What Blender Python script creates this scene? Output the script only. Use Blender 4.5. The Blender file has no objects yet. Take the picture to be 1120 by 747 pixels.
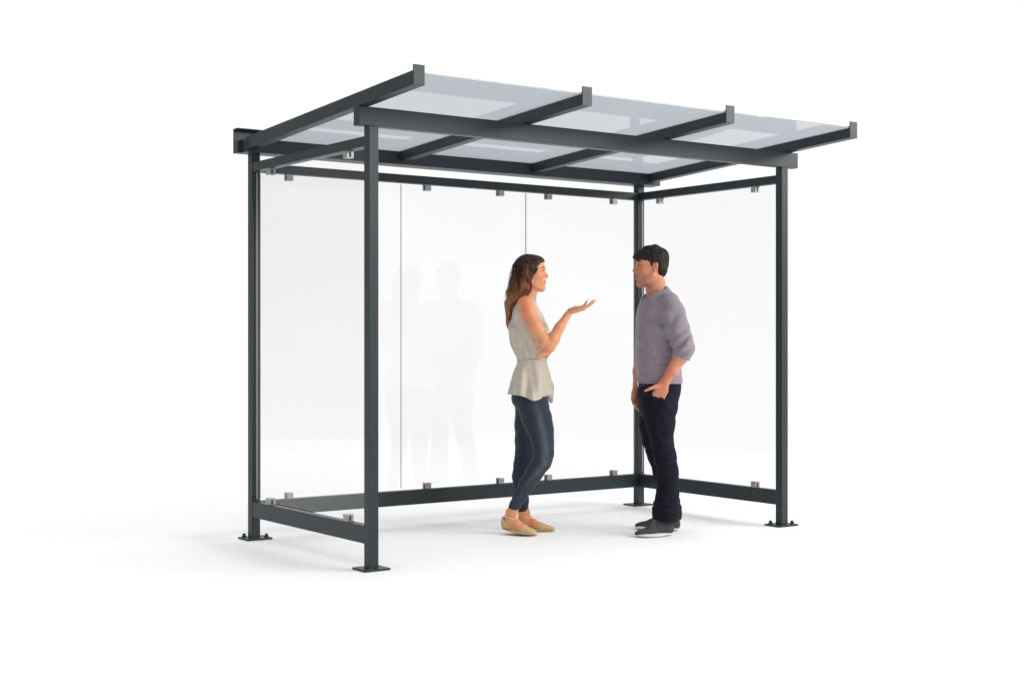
import bpy, bmesh, math, random
import numpy as np
from mathutils import Vector, Matrix

random.seed(7)
SC = bpy.context.scene
COL = SC.collection
S = 0.91                       # everything about the shelter is measured in these units, then scaled to metres
W, D, P = 3.368, 1.597, 0.06   # width, depth, post size
HF = 2.5153                    # clear height

# ------------------------------------------------------------------ materials
def srgb(r, g, b):
    f = lambda c: c/12.92 if c <= .04045 else ((c+.055)/1.055)**2.4
    return (f(r/255), f(g/255), f(b/255), 1)

def base_mat(name, rgb, rough=.5, metal=0., spec=.5):
    m = bpy.data.materials.new(name); m.use_nodes = True
    nt = m.node_tree; b = nt.nodes['Principled BSDF']
    b.inputs['Base Color'].default_value = (*rgb[:3], 1)
    b.inputs['Roughness'].default_value = rough
    b.inputs['Metallic'].default_value = metal
    b.inputs['Specular IOR Level'].default_value = spec
    return m, nt, b

def N(nt, t, **kw):
    n = nt.nodes.new(t)
    for k, v in kw.items():
        if k in n.inputs: n.inputs[k].default_value = v
        else: setattr(n, k, v)
    return n

def noise_col(nt, b, c1, c2, scale=(1, 1, 1), sc=30., detail=4., lo=.35, hi=.65, coord='Object'):
    tc = N(nt, 'ShaderNodeTexCoord'); mp = N(nt, 'ShaderNodeMapping'); mp.inputs['Scale'].default_value = scale
    nz = N(nt, 'ShaderNodeTexNoise', Scale=sc, Detail=detail, Roughness=.6)
    rp = N(nt, 'ShaderNodeValToRGB')
    rp.color_ramp.elements[0].position = lo; rp.color_ramp.elements[0].color = (*c1[:3], 1)
    rp.color_ramp.elements[1].position = hi; rp.color_ramp.elements[1].color = (*c2[:3], 1)
    nt.links.new(tc.outputs[coord], mp.inputs['Vector']); nt.links.new(mp.outputs[0], nz.inputs['Vector'])
    nt.links.new(nz.outputs['Fac'], rp.inputs['Fac']); nt.links.new(rp.outputs['Color'], b.inputs['Base Color'])
    return tc, mp, nz, rp

def noise_bump(nt, b, sc=200., strength=.1, dist=.001, scale=(1, 1, 1), detail=3.):
    tc = N(nt, 'ShaderNodeTexCoord'); mp = N(nt, 'ShaderNodeMapping'); mp.inputs['Scale'].default_value = scale
    nz = N(nt, 'ShaderNodeTexNoise', Scale=sc, Detail=detail)
    bp = N(nt, 'ShaderNodeBump', Strength=strength, Distance=dist)
    nt.links.new(tc.outputs['Object'], mp.inputs['Vector']); nt.links.new(mp.outputs[0], nz.inputs['Vector'])
    nt.links.new(nz.outputs['Fac'], bp.inputs['Height']); nt.links.new(bp.outputs['Normal'], b.inputs['Normal'])

M = {}
m, nt, b = base_mat('anthracite powder coat', (.016, .026, .032), .42, spec=.38)
noise_col(nt, b, (.0150, .0240, .0295), (.0175, .0275, .0335), sc=9.)
noise_bump(nt, b, 900., .06, .0004)
M['frame'] = m
m, nt, b = base_mat('galvanised bolt', (.03, .04, .047), .3, .3); noise_bump(nt, b, 300, .1, .0005); M['bolt'] = m
m, nt, b = base_mat('brushed steel', (.2, .2, .2), .4, .6)
noise_col(nt, b, (.30, .30, .297), (.40, .396, .39), (1, 1, 14), 60.); M['steel'] = m
m, nt, b = base_mat('rubber gasket', (.012, .012, .013), .7); noise_bump(nt, b, 300, .1, .0003); M['rubber'] = m

def glass_mat(name, tint, refl, edge, body=0.0, bodycol=(.8, .85, .9), bump=.015):
    """thin clear pane: straight-through transmission with a tint, mirror reflection that grows towards grazing"""
    m = bpy.data.materials.new(name); m.use_nodes = True
    nt = m.node_tree; nt.nodes.clear()
    out = N(nt, 'ShaderNodeOutputMaterial')
    tr = N(nt, 'ShaderNodeBsdfTransparent'); tr.inputs['Color'].default_value = (*tint, 1)
    gl = N(nt, 'ShaderNodeBsdfGlossy'); gl.inputs['Roughness'].default_value = .0; gl.inputs['Color'].default_value = (1, 1, 1, 1)
    lw = N(nt, 'ShaderNodeLayerWeight', Blend=.5)
    pw = N(nt, 'ShaderNodeMath', operation='POWER'); pw.inputs[1].default_value = 5
    ml = N(nt, 'ShaderNodeMath', operation='MULTIPLY_ADD'); ml.inputs[1].default_value = edge; ml.inputs[2].default_value = refl
    # faint unevenness of the surface
    tc = N(nt, 'ShaderNodeTexCoord'); nz = N(nt, 'ShaderNodeTexNoise', Scale=1.6, Detail=1.)
    bp = N(nt, 'ShaderNodeBump', Strength=max(bump, 1e-4), Distance=.02)
    nt.links.new(tc.outputs['Object'], nz.inputs['Vector']); nt.links.new(nz.outputs['Fac'], bp.inputs['Height'])
    if bump: nt.links.new(bp.outputs['Normal'], gl.inputs['Normal'])
    nt.links.new(lw.outputs['Facing'], pw.inputs[0]); nt.links.new(pw.outputs[0], ml.inputs[0])
    mx = N(nt, 'ShaderNodeMixShader')
    nt.links.new(ml.outputs[0], mx.inputs['Fac']); nt.links.new(tr.outputs[0], mx.inputs[1]); nt.links.new(gl.outputs[0], mx.inputs[2])
    if body > 0:
        tl = N(nt, 'ShaderNodeBsdfTranslucent'); tl.inputs['Color'].default_value = (*bodycol, 1)
        m2 = N(nt, 'ShaderNodeMixShader'); m2.inputs['Fac'].default_value = body
        nt.links.new(tr.outputs[0], m2.inputs[1]); nt.links.new(tl.outputs[0], m2.inputs[2]); nt.links.new(m2.outputs[0], mx.inputs[1])
    nt.links.new(mx.outputs[0], out.inputs['Surface'])
    return m
M['wall_glass'] = glass_mat('clear wall glass', (.978, .978, .978), .032, .55)
m, nt, b = base_mat('ground glass edge', (.26, .29, .29), .35); noise_bump(nt, b, 200, .05, .0005); M['glass_edge'] = m
M['roof_glass'] = glass_mat('pale blue roof glass', (.805, .835, .865), .018, .42, .88, (.672, .70, .722), bump=0)

m, nt, b = base_mat('white studio floor', (.86, .86, .86), .75, spec=.25)
noise_col(nt, b, (.885, .885, .887), (.895, .895, .895), sc=2.)
noise_bump(nt, b, 60, .03, .001); M['floor'] = m

# ------------------------------------------------------------------ mesh helpers
def link_mesh(name, bm, mat, parent=None, smooth=False):
    me = bpy.data.meshes.new(name); bm.normal_update(); bm.to_mesh(me); bm.free()
    o = bpy.data.objects.new(name, me); COL.objects.link(o)
    for mm in (mat if isinstance(mat, (list, tuple)) else [mat]): me.materials.append(mm)
    if parent: o.parent = parent
    if smooth:
        for p in me.polygons: p.use_smooth = True
    return o

def box(bm, x0, x1, y0, y1, z0, z1, bevel=.0015, mi=0, shear=None):
    """axis aligned box in shelter units; shear = slope of z along y"""
    vs = []
    for x in (x0, x1):
        for y in (y0, y1):
            for z in (z0, z1):
                zz = z + (shear*y if shear else 0)
                vs.append(bm.verts.new((x*S, y*S, zz*S)))
    f = [(0, 1, 3, 2), (4, 6, 7, 5), (0, 4, 5, 1), (2, 3, 7, 6), (0, 2, 6, 4), (1, 5, 7, 3)]
    fs = [bm.faces.new([vs[i] for i in q]) for q in f]
    for q in fs: q.material_index = mi
    if bevel:
        es = list({e for q in fs for e in q.edges})
        r = bmesh.ops.bevel(bm, geom=es, offset=bevel*S, segments=2, affect='EDGES', profile=.6)
        for q in r['faces']: q.material_index = mi

def cyl(bm, c, r, h, seg=6, mi=0):
    r_ = bmesh.ops.create_cone(bm, cap_ends=True, segments=seg, radius1=r*S, radius2=r*S*.93, depth=h*S,
                               matrix=Matrix.Translation(Vector(c)*S))
    return r_

def empty(name, loc):
    o = bpy.data.objects.new(name, None); COL.objects.link(o); o.location = loc; o.empty_display_size = .2
    return o

# ------------------------------------------------------------------ ground
bm = bmesh.new()
bmesh.ops.create_circle(bm, cap_ends=True, cap_tris=False, segments=96, radius=7.2, matrix=Matrix.Translation((1.5, .6, 0)))
g = link_mesh('ground', bm, M['floor']); g['label'] = 'plain seamless white floor under the bus shelter'; g['category'] = 'floor'; g['kind'] = 'structure'

# ------------------------------------------------------------------ the shelter
sh = empty('bus_shelter', (0, 0, 0))
sh['label'] = 'glass bus shelter with anthracite steel frame and sloping glazed roof'
sh['category'] = 'bus shelter'

plates = {'fl': (.042, .052, .165, .15), 'fr': (3.358, .053, .185, .15), 'bl': (.047, 1.585, .175, .155), 'br': (3.349, 1.587, .18, .155)}
bolts = {'fl': [(-.25, -.40)], 'fr': [(-.33, .30), (.33, -.30)], 'bl': [(-.33, .30), (.33, -.30)], 'br': [(-.12, -.40)]}
corner = {'fl': (0, 0), 'fr': (W-P, 0), 'bl': (0, D-P), 'br': (W-P, D-P)}
for k, (x, y) in corner.items():
    bm = bmesh.new()
    top = HF-.001 if k[0] == 'f' else 2.54
    box(bm, x, x+P, y, y+P, .010, top, .002)
    po = link_mesh('post', bm, M['frame'], sh)
    cx, cy, wx, wy = plates[k]
    bm = bmesh.new(); box(bm, cx-wx/2, cx+wx/2, cy-wy/2, cy+wy/2, 0.001, .0125, .0015)
    link_mesh('base_plate', bm, M['frame'], po)
    for bx, by in bolts[k]:
        bm = bmesh.new(); h = .022 if len(bolts[k]) > 1 else .008
        cyl(bm, (cx+bx*wx, cy+by*wy, .0125+h*.25), .016, h*.5, 16)
        cyl(bm, (cx+bx*wx, cy+by*wy, .0125+h*.5+h*.3), .011, h*.6, 6)
        link_mesh('bolt', bm, M['bolt'], po)

# front beam
bm = bmesh.new(); box(bm, -.068, 3.467, -.0015, P, HF, 2.622, .002)
link_mesh('front_beam', bm, M['frame'], sh)
# rails
def rail(name, x0, x1, y0, y1, z0, z1):
    bm = bmesh.new(); box(bm, x0, x1, y0, y1, z0, z1, .002); return link_mesh(name, bm, M['frame'], sh)
i = .002
for nm, z0, z1 in (('top_rail', 2.405, 2.463), ('bottom_rail', .150, .252)):
    rail(nm, i, P-i, P, D-P, z0, z1)
    rail(nm, W-P+i, W-i, P, D-P, z0, z1)
    rail(nm, P, W-P, D-P+i, D-i, z0, z1)

# glass walls with clamps
def clamp(parent, x, y, z, along, up):
    """steel clip straddling the pane edge; along = 'x' or 'y' pane direction"""
    bm = bmesh.new(); w, t = .022, .024
    dx, dy = (w, t) if along == 'x' else (t, w)
    box(bm, x-dx, x+dx, y-dy, y+dy, z-.021, z+.021, .002)
    # dark gasket showing on the end face of the clip
    if along == 'x': box(bm, x+dx-.002, x+dx+.001, y-.006, y+.006, z-.016, z+.012, 0, 1)
    else: box(bm, x-.006, x+.006, y-dy-.001, y-dy+.002, z-.016, z+.012, 0, 1)
    if along == 'x': box(bm, x-dx-.001, x-dx+.002, y-.006, y+.006, z-.016, z+.012, 0, 1)
    link_mesh('clamp', bm, [M['steel'], M['rubber']], parent)

ZT, ZB = 2.397, .268
def pane(x0, x1, y0, y1, clips, along):
    bm = bmesh.new(); box(bm, x0, x1, y0, y1, ZB, ZT, 0)
    bm.normal_update()
    for f_ in bm.faces:
        if abs(f_.normal.x if along == 'x' else f_.normal.y) > .9: f_.material_index = 1
    p = link_mesh('glass_wall_pane', bm, [M['wall_glass'], M['glass_edge']], sh)
    for c in clips:
        for z in (2.384, .273):
            clamp(p, *((c, (y0+y1)/2) if along == 'x' else ((x0+x1)/2, c)), z, along, z > 1)
yb = D-P/2
for a, c, cl in ((.075, 1.147, (.282, .90)), (1.153, 2.229, (1.365, 1.999)), (2.235, W-.075, (2.441, 3.078))):
    pane(a, c, yb-.003, yb+.003, cl, 'x')
pane(P/2-.004, P/2+.004, .075, D-.075, (.297, 1.321), 'y')
pane(W-P/2-.004, W-P/2+.004, .075, D-.075, (.289, 1.315), 'y')

# roof: rafters, end caps, glazing bars, panes, gutter
SL = -.0555
YF, YR = -.572, 1.462
zb = 2.6245
rx = [-.0285 + 1.138*k for k in range(4)]
for x in rx:
    bm = bmesh.new()
    box(bm, x-.033, x+.033, YF, YR, zb, zb+.064, .002, shear=SL)
    ra = link_mesh('rafter', bm, M['frame'], sh)
    bm = bmesh.new(); box(bm, x-.028, x+.028, YF, YR+.03, zb+.0645, zb+.080, .002, shear=SL)
    link_mesh('glazing_bar', bm, M['frame'], ra)
    bm = bmesh.new(); box(bm, x-.0348, x+.0348, YF-.008, YF-.0005, zb-.001, zb+.108, .0012, shear=SL)
    link_mesh('end_cap', bm, M['frame'], ra)
for k in range(3):
    bm = bmesh.new()
    box(bm, rx[k]+.0285, rx[k+1]-.0285, YF+.004, YR, zb+.066, zb+.073, 0, shear=SL)
    link_mesh('roof_pane', bm, M['roof_glass'], sh)
bm = bmesh.new(); box(bm, -.066, 3.470, 1.4635, 1.614, 2.521, 2.609, .002)
gu = link_mesh('gutter', bm, M['frame'], sh)
bm = bmesh.new(); box(bm, -.092, 3.494, 1.6145, 1.6235, 2.523, 2.683, .0015); link_mesh('back_web', bm, M['frame'], gu)
bm = bmesh.new(); box(bm, -.092, 3.494, 1.553, 1.614, 2.676, 2.684, .0015); link_mesh('top_lip', bm, M['frame'], gu)
for x0, x1 in ((-.092, -.0665), (3.4705, 3.494)):
    bm = bmesh.new(); box(bm, x0, x1, 1.552, 1.614, 2.522, 2.602, .0015); link_mesh('end_bracket', bm, M['frame'], gu)

# ------------------------------------------------------------------ camera
YAW, PITCH, FPX = .6194, -.001, 1556.08
cam = bpy.data.cameras.new('camera'); co = bpy.data.objects.new('camera', cam); COL.objects.link(co)
co.location = (-4.0067*S, -7.0069*S, 1.3057*S)
co.rotation_euler = (math.pi/2+PITCH, 0, -YAW)
cam.sensor_width = 36; cam.lens = FPX/1120*36; cam.clip_end = 2000; cam.clip_start = .1
SC.camera = co

# ------------------------------------------------------------------ studio light
w = bpy.data.worlds.new('World'); SC.world = w; w.use_nodes = True
nt = w.node_tree; bg = nt.nodes['Background']
tc = N(nt, 'ShaderNodeTexCoord')
fw = Vector((math.sin(YAW), math.cos(YAW), 0))
dt = N(nt, 'ShaderNodeVectorMath', operation='DOT_PRODUCT'); dt.inputs[1].default_value = fw
mr = N(nt, 'ShaderNodeMapRange', interpolation_type='SMOOTHSTEP')
for k_, v_ in (('From Min', -.6), ('From Max', .2), ('To Min', .42), ('To Max', 1.04)): mr.inputs[k_].default_value = v_
sp = N(nt, 'ShaderNodeSeparateXYZ')
zr = N(nt, 'ShaderNodeMapRange', interpolation_type='SMOOTHSTEP')      # world made brighter overhead, added to lift the floor to white
for k_, v_ in (('From Min', .30), ('From Max', .80), ('To Min', 0.), ('To Max', 1.)): zr.inputs[k_].default_value = v_
mx = N(nt, 'ShaderNodeMix'); mx.data_type = 'FLOAT'; mx.inputs['B'].default_value = 1.30
nt.links.new(tc.outputs['Generated'], dt.inputs[0]); nt.links.new(dt.outputs['Value'], mr.inputs['Value'])
nt.links.new(tc.outputs['Generated'], sp.inputs[0]); nt.links.new(sp.outputs['Z'], zr.inputs['Value'])
nt.links.new(zr.outputs['Result'], mx.inputs['Factor']); nt.links.new(mr.outputs['Result'], mx.inputs['A'])
# dimming on the left and mottling added to the world for the glass reflections
rt_ = Vector((math.cos(YAW), -math.sin(YAW), 0))
dr = N(nt, 'ShaderNodeVectorMath', operation='DOT_PRODUCT'); dr.inputs[1].default_value = rt_
lr = N(nt, 'ShaderNodeMapRange', interpolation_type='SMOOTHSTEP')
for k_, v_ in (('From Min', -.93), ('From Max', -.62), ('To Min', .22), ('To Max', 1.)): lr.inputs[k_].default_value = v_
nz = N(nt, 'ShaderNodeTexNoise', Scale=7., Detail=2.)
nr = N(nt, 'ShaderNodeMapRange', interpolation_type='SMOOTHSTEP')
for k_, v_ in (('From Min', .38), ('From Max', .62), ('To Min', .50), ('To Max', 1.45)): nr.inputs[k_].default_value = v_
wf = N(nt, 'ShaderNodeMapRange', interpolation_type='SMOOTHSTEP')     # 1 away from the white background, 0 behind the shelter
for k_, v_ in (('From Min', .30), ('From Max', .70), ('To Min', 1.), ('To Max', 0.)): wf.inputs[k_].default_value = v_
nm = N(nt, 'ShaderNodeMix'); nm.data_type = 'FLOAT'; nm.inputs['A'].default_value = 1.
m1 = N(nt, 'ShaderNodeMath', operation='MULTIPLY'); m2 = N(nt, 'ShaderNodeMath', operation='MULTIPLY')
nt.links.new(tc.outputs['Generated'], dr.inputs[0]); nt.links.new(dr.outputs['Value'], lr.inputs['Value'])
nt.links.new(tc.outputs['Generated'], nz.inputs['Vector']); nt.links.new(nz.outputs['Fac'], nr.inputs['Value'])
nt.links.new(dt.outputs['Value'], wf.inputs['Value']); nt.links.new(wf.outputs['Result'], nm.inputs['Factor']); nt.links.new(nr.outputs['Result'], nm.inputs['B'])
nt.links.new(mx.outputs['Result'], m1.inputs[0]); nt.links.new(lr.outputs['Result'], m1.inputs[1])
nt.links.new(m1.outputs[0], m2.inputs[0]); nt.links.new(nm.outputs['Result'], m2.inputs[1])
lo_ = N(nt, 'ShaderNodeMapRange', interpolation_type='SMOOTHSTEP')    # lower world lightened, added to soften the floor edge in the glass
for k_, v_ in (('From Min', -.10), ('From Max', .07), ('To Min', 1.), ('To Max', 0.)): lo_.inputs[k_].default_value = v_
lm = N(nt, 'ShaderNodeMix'); lm.data_type = 'FLOAT'; lm.inputs['B'].default_value = 1.02
nt.links.new(sp.outputs['Z'], lo_.inputs['Value']); nt.links.new(lo_.outputs['Result'], lm.inputs['Factor']); nt.links.new(m2.outputs[0], lm.inputs['A'])
nt.links.new(lm.outputs['Result'], bg.inputs['Strength'])
bg.inputs['Color'].default_value = (1, 1, 1, 1)

def area(name, loc, target, size, power, col=(1, 1, 1), sy=None):
    l = bpy.data.lights.new(name, 'AREA'); l.shape = 'RECTANGLE'; l.size = size; l.size_y = sy or size; l.energy = power; l.color = col
    o = bpy.data.objects.new(name, l); COL.objects.link(o); o.location = loc
    o.rotation_euler = (Vector(target)-Vector(loc)).to_track_quat('-Z', 'Y').to_euler(); return o
area('key_softbox', (6.1, -5.9, 4.40), (1.75, .45, 1.4), 6.0, 520., (1, .965, .92), 1.8)

SC.view_settings.view_transform = 'Standard'; SC.view_settings.look = 'None'
SC.view_settings.exposure = 0; SC.view_settings.gamma = 1
SC.cycles.max_bounces = 12; SC.cycles.transparent_max_bounces = 24; SC.cycles.glossy_bounces = 6
SC.cycles.use_denoising = True

# ================================================================== organic shapes: a small distance-field modeller
def smin(a, b, k):
    if k <= 0: return np.minimum(a, b)
    h = np.maximum(k-np.abs(a-b), 0)/k
    return np.minimum(a, b)-h*h*k*.25

def _hash(ix, iy, iz, seed):
    n = (ix*374761393+iy*668265263+iz*2147483647+seed*974634721) & 0x7fffffff
    n = ((n ^ (n >> 13))*1274126177) & 0x7fffffff
    return ((n ^ (n >> 16)) & 0xffff).astype(np.float32)/32767.5-1
def vnoise(x, y, z, seed=0):
    x, y, z = np.broadcast_arrays(np.asarray(x, np.float32), np.asarray(y, np.float32), np.asarray(z, np.float32))
    fx, fy, fz = np.floor(x), np.floor(y), np.floor(z)
    ix, iy, iz = fx.astype(np.int64), fy.astype(np.int64), fz.astype(np.int64)
    tx, ty, tz = x-fx, y-fy, z-fz
    tx, ty, tz = [t*t*(3-2*t) for t in (tx, ty, tz)]
    r = 0
    for a in (0, 1):
        wa = tx if a else 1-tx
        for b_ in (0, 1):
            wb = ty if b_ else 1-ty
            for c in (0, 1):
                wc = tz if c else 1-tz
                r = r+_hash(ix+a, iy+b_, iz+c, seed)*(wa*wb*wc)
    return r

class Frame:
    """local frame: origin o, rows of A = local x, y, z axes expressed in the parent frame"""
    def __init__(s, o, x, up, scale=1.):
        x = np.array(x, float); x /= np.linalg.norm(x)
        up = np.array(up, float); y = np.cross(up, x); y /= np.linalg.norm(y); z = np.cross(x, y)
        s.o = np.array(o, float); s.A = np.array([x, y, z]); s.s = scale
    def p(s, *q): return s.o+s.s*(np.array(q, float)@s.A)
    def v(s, *q): return np.array(q, float)@s.A
    def loc(s, X, Y, Z):
        dx, dy, dz = X-s.o[0], Y-s.o[1], Z-s.o[2]
        return [(dx*a[0]+dy*a[1]+dz*a[2])/s.s for a in s.A]

class Vol:
    def __init__(s, lo, hi, h):
        s.lo = np.array(lo, float); s.h = h
        s.n = np.ceil((np.array(hi)-s.lo)/h).astype(int)+1
        s.F = np.full(s.n, .2, np.float32)
    def win(s, lo, hi, m):
        a = np.clip(np.floor((np.array(lo)-m-s.lo)/s.h).astype(int), 0, s.n-1)
        b = np.clip(np.ceil((np.array(hi)+m-s.lo)/s.h).astype(int)+1, 1, s.n)
        sl = tuple(slice(i, j) for i, j in zip(a, b))
        ax = [(s.lo[i]+s.h*np.arange(a[i], b[i])).astype(np.float32) for i in range(3)]
        return sl, ax[0][:, None, None], ax[1][None, :, None], ax[2][None, None, :]
    def put(s, sl, d, k): s.F[sl] = smin(s.F[sl], d.astype(np.float32), k)
    def cut(s, sl, d, k): s.F[sl] = -smin(-s.F[sl], d.astype(np.float32), k)
    def tube(s, pts, rad, k=.01, flat=None, neg=False):
        pts = [np.array(p, float) for p in pts]
        R = max(rad); lo = np.min(pts, 0)-R; hi = np.max(pts, 0)+R
        sl, X, Y, Z = s.win(lo, hi, k+.012)
        D = None
        for a, b_, ra, rb in zip(pts[:-1], pts[1:], rad[:-1], rad[1:]):
            ba = b_-a; L = float(ba@ba)+1e-12
            px, py, pz = X-a[0], Y-a[1], Z-a[2]
            t = np.clip((px*ba[0]+py*ba[1]+pz*ba[2])/L, 0, 1)
            qx, qy, qz = px-t*ba[0], py-t*ba[1], pz-t*ba[2]
            sc = 1.
            if flat is not None:
                n_, f = np.array(flat[0], float), flat[1]; n_ = n_/np.linalg.norm(n_)
                c = (qx*n_[0]+qy*n_[1]+qz*n_[2])*(1/f-1)
                qx, qy, qz = qx+c*n_[0], qy+c*n_[1], qz+c*n_[2]; sc = min(1., f)
            d = (np.sqrt(qx*qx+qy*qy+qz*qz)-(ra+(rb-ra)*t))*sc
            D = d if D is None else smin(D, d, min(ra, rb)*.5)
        (s.cut if neg else s.put)(sl, D, k)
    def ell(s, c, r, k=.01, fr=None, neg=False):
        r = np.array(r, float)
        if fr is not None: c = fr.p(*c); r = r*fr.s
        R = max(r); sl, X, Y, Z = s.win(np.array(c)-R, np.array(c)+R, k+.012)
        px, py, pz = X-c[0], Y-c[1], Z-c[2]
        if fr is not None: px, py, pz = [px*a[0]+py*a[1]+pz*a[2] for a in fr.A]
        k0 = np.sqrt((px/r[0])**2+(py/r[1])**2+(pz/r[2])**2)
        k1 = np.sqrt((px/r[0]**2)**2+(py/r[1]**2)**2+(pz/r[2]**2)**2)+1e-9
        d = k0*(k0-1)/k1
        (s.cut if neg else s.put)(sl, d, k)
    def loft(s, secs, k=.01, e=2.2, yaw=0., cap=.01):
        """stack of superellipses: (z, cu, cd, ru, rd), z descending or ascending"""
        q = np.array(sorted(secs), float); z = q[:, 0]
        mg = .03
        lo = [min(q[:, 1]-np.maximum(q[:, 3], q[:, 4])), min(q[:, 2]-np.maximum(q[:, 3], q[:, 4])), z[0]]
        hi = [max(q[:, 1]+np.maximum(q[:, 3], q[:, 4])), max(q[:, 2]+np.maximum(q[:, 3], q[:, 4])), z[-1]]
        sl, X, Y, Z = s.win(lo, hi, mg)
        zz = np.clip(Z.ravel(), z[0], z[-1])
        # monotone-ish cubic through the sections
        m_ = np.gradient(q[:, 1:], z, axis=0)
        i = np.clip(np.searchsorted(z, zz)-1, 0, len(z)-2); hh = (z[i+1]-z[i])[:, None]; t = ((zz-z[i])[:, None])/hh
        v = ((2*t**3-3*t**2+1)*q[i, 1:]+(t**3-2*t**2+t)*hh*m_[i]+(-2*t**3+3*t**2)*q[i+1, 1:]+(t**3-t**2)*hh*m_[i+1])
        cu, cd, ru, rd = [v[:, j][None, None, :] for j in range(4)]
        px, py = X-cu, Y-cd
        c, s_ = math.cos(yaw), math.sin(yaw)
        px, py = px*c+py*s_, -px*s_+py*c
        ru = np.maximum(ru, 1e-3); rd = np.maximum(rd, 1e-3)
        k0 = (np.abs(px/ru)**e+np.abs(py/rd)**e)**(1/e)
        d = (k0-1)*np.minimum(ru, rd)*.5+(k0-1)*np.sqrt(px*px+py*py)/np.maximum(k0, .3)*.5
        dz = np.maximum(Z-z[-1], z[0]-Z)
        d = -smin(-d, -dz, cap)
        s.put(sl, d, k)
    def disp(s, fn, lo=None, hi=None):
        if lo is None: lo, hi = s.lo, s.lo+s.h*s.n
        sl, X, Y, Z = s.win(lo, hi, 0)
        near = np.abs(s.F[sl]) < .03
        if not near.any(): return
        idx = np.nonzero(near)
        x, y, z = X.ravel()[idx[0]], Y.ravel()[idx[1]], Z.ravel()[idx[2]]
        s.F[sl][idx] = s.F[sl][idx]+fn(x, y, z).astype(np.float32)
    def clip(s, fn, k=.004):
        """keep only where fn(x,y,z) < 0"""
        near = np.nonzero(s.F < .05)
        x, y, z = [(s.lo[i]+s.h*near[i]).astype(np.float32) for i in range(3)]
        d = fn(x, y, z).astype(np.float32)
        s.F[near] = -smin(-s.F[near], -d, k)
    def mesh(s, name, mats, parent=None, region=None, smooth=2):
        F = s.F; ins = F < 0
        c = [ins[a:F.shape[0]-1+a, b_:F.shape[1]-1+b_, g_:F.shape[2]-1+g_] for a in (0, 1) for b_ in (0, 1) for g_ in (0, 1)]
        anyc = c[0] | c[1] | c[2] | c[3] | c[4] | c[5] | c[6] | c[7]
        allc = c[0] & c[1] & c[2] & c[3] & c[4] & c[5] & c[6] & c[7]
        act = anyc & ~allc; del c, anyc, allc
        I = np.stack(np.nonzero(act), 1); idm = np.full(act.shape, -1, np.int32); idm[tuple(I.T)] = np.arange(len(I))
        offs = np.array([(a, b_, g_) for a in (0, 1) for b_ in (0, 1) for g_ in (0, 1)])
        val = np.stack([F[tuple((I+o).T)] for o in offs], 1)
        acc = np.zeros((len(I), 3)); cnt = np.zeros(len(I))
        for i in range(8):
            for j in range(i+1, 8):
                if np.abs(offs[i]-offs[j]).sum() != 1: continue
                a, b_ = val[:, i], val[:, j]; m_ = (a < 0) != (b_ < 0)
                t = np.where(m_, a/np.where(m_, a-b_, 1), 0)[:, None]
                acc += np.where(m_[:, None], offs[i]+t*(offs[j]-offs[i]), 0); cnt += m_
        V = s.lo+s.h*(I+acc/cnt[:, None])
        quads = []
        for ax in range(3):
            n0 = [slice(None)]*3; n1 = [slice(None)]*3; n0[ax] = slice(0, -1); n1[ax] = slice(1, None)
            A, B = ins[tuple(n0)], ins[tuple(n1)]
            E = np.stack(np.nonzero(A != B), 1)
            o1, o2 = [i for i in range(3) if i != ax]
            ok = (E[:, o1] > 0) & (E[:, o2] > 0) & (E[:, o1] < act.shape[o1]) & (E[:, o2] < act.shape[o2]); E = E[ok]
            sgn = A[tuple(E.T)]
            q = []
            for da, db in ((0, 0), (-1, 0), (-1, -1), (0, -1)):
                e = E.copy(); e[:, o1] += da; e[:, o2] += db; q.append(idm[tuple(e.T)])
            q = np.stack(q, 1)
            flip = sgn if ax != 1 else ~sgn
            q[~flip] = q[~flip][:, ::-1]
            quads.append(q)
        Q = np.concatenate(quads); Q = Q[(Q >= 0).all(1)]
        for _ in range(smooth):        # light relaxation removes the voxel stepping
            acc = np.zeros_like(V); cnt = np.zeros(len(V))
            for a, b_ in ((0, 1), (1, 2), (2, 3), (3, 0)):
                for j in range(3):
                    acc[:, j] += np.bincount(Q[:, a], V[Q[:, b_], j], len(V))+np.bincount(Q[:, b_], V[Q[:, a], j], len(V))
                cnt += np.bincount(Q[:, a], minlength=len(V))+np.bincount(Q[:, b_], minlength=len(V))
            V = V*.5+.5*acc/np.maximum(cnt, 1)[:, None]
        me = bpy.data.meshes.new(name)
        me.vertices.add(len(V)); me.vertices.foreach_set('co', V.astype(np.float32).ravel())
        me.loops.add(Q.size); me.loops.foreach_set('vertex_index', Q.astype(np.int32).ravel())
        me.polygons.add(len(Q)); me.polygons.foreach_set('loop_start', np.arange(0, Q.size, 4, dtype=np.int32))
        for mm in mats: me.materials.append(mm)
        for an, av in (region(V) if region is not None else {}).items():
            at = me.attributes.new(an, 'FLOAT', 'POINT'); at.data.foreach_set('value', np.clip(av, 0, 1).astype(np.float32))
        me.polygons.foreach_set('use_smooth', np.ones(len(Q), bool))
        me.update(calc_edges=True); me.validate()
        o = bpy.data.objects.new(name, me); COL.objects.link(o)
        if parent: o.parent = parent
        return o

# ------------------------------------------------------------------ people: shared pieces
CAMZ = 1.3057*S; FW = Vector((math.sin(YAW), math.cos(YAW), 0)); RT = Vector((math.cos(YAW), -math.sin(YAW), 0))
class Stand:
    """where a person stands; q() turns a measurement on the photo plus a depth offset into local metres (right, away, up)"""
    def __init__(s, px0, dist):
        s.Z = dist; s.u0 = (px0-560)/FPX*dist
        s.base = Vector((co.location.x, co.location.y, 0))+FW*dist+RT*s.u0
    def q(s, px, py, d=0.):
        Z = s.Z+d
        return np.array([(px-560)/FPX*Z-s.u0, d, CAMZ+(371.94-py)/FPX*Z])

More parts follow.
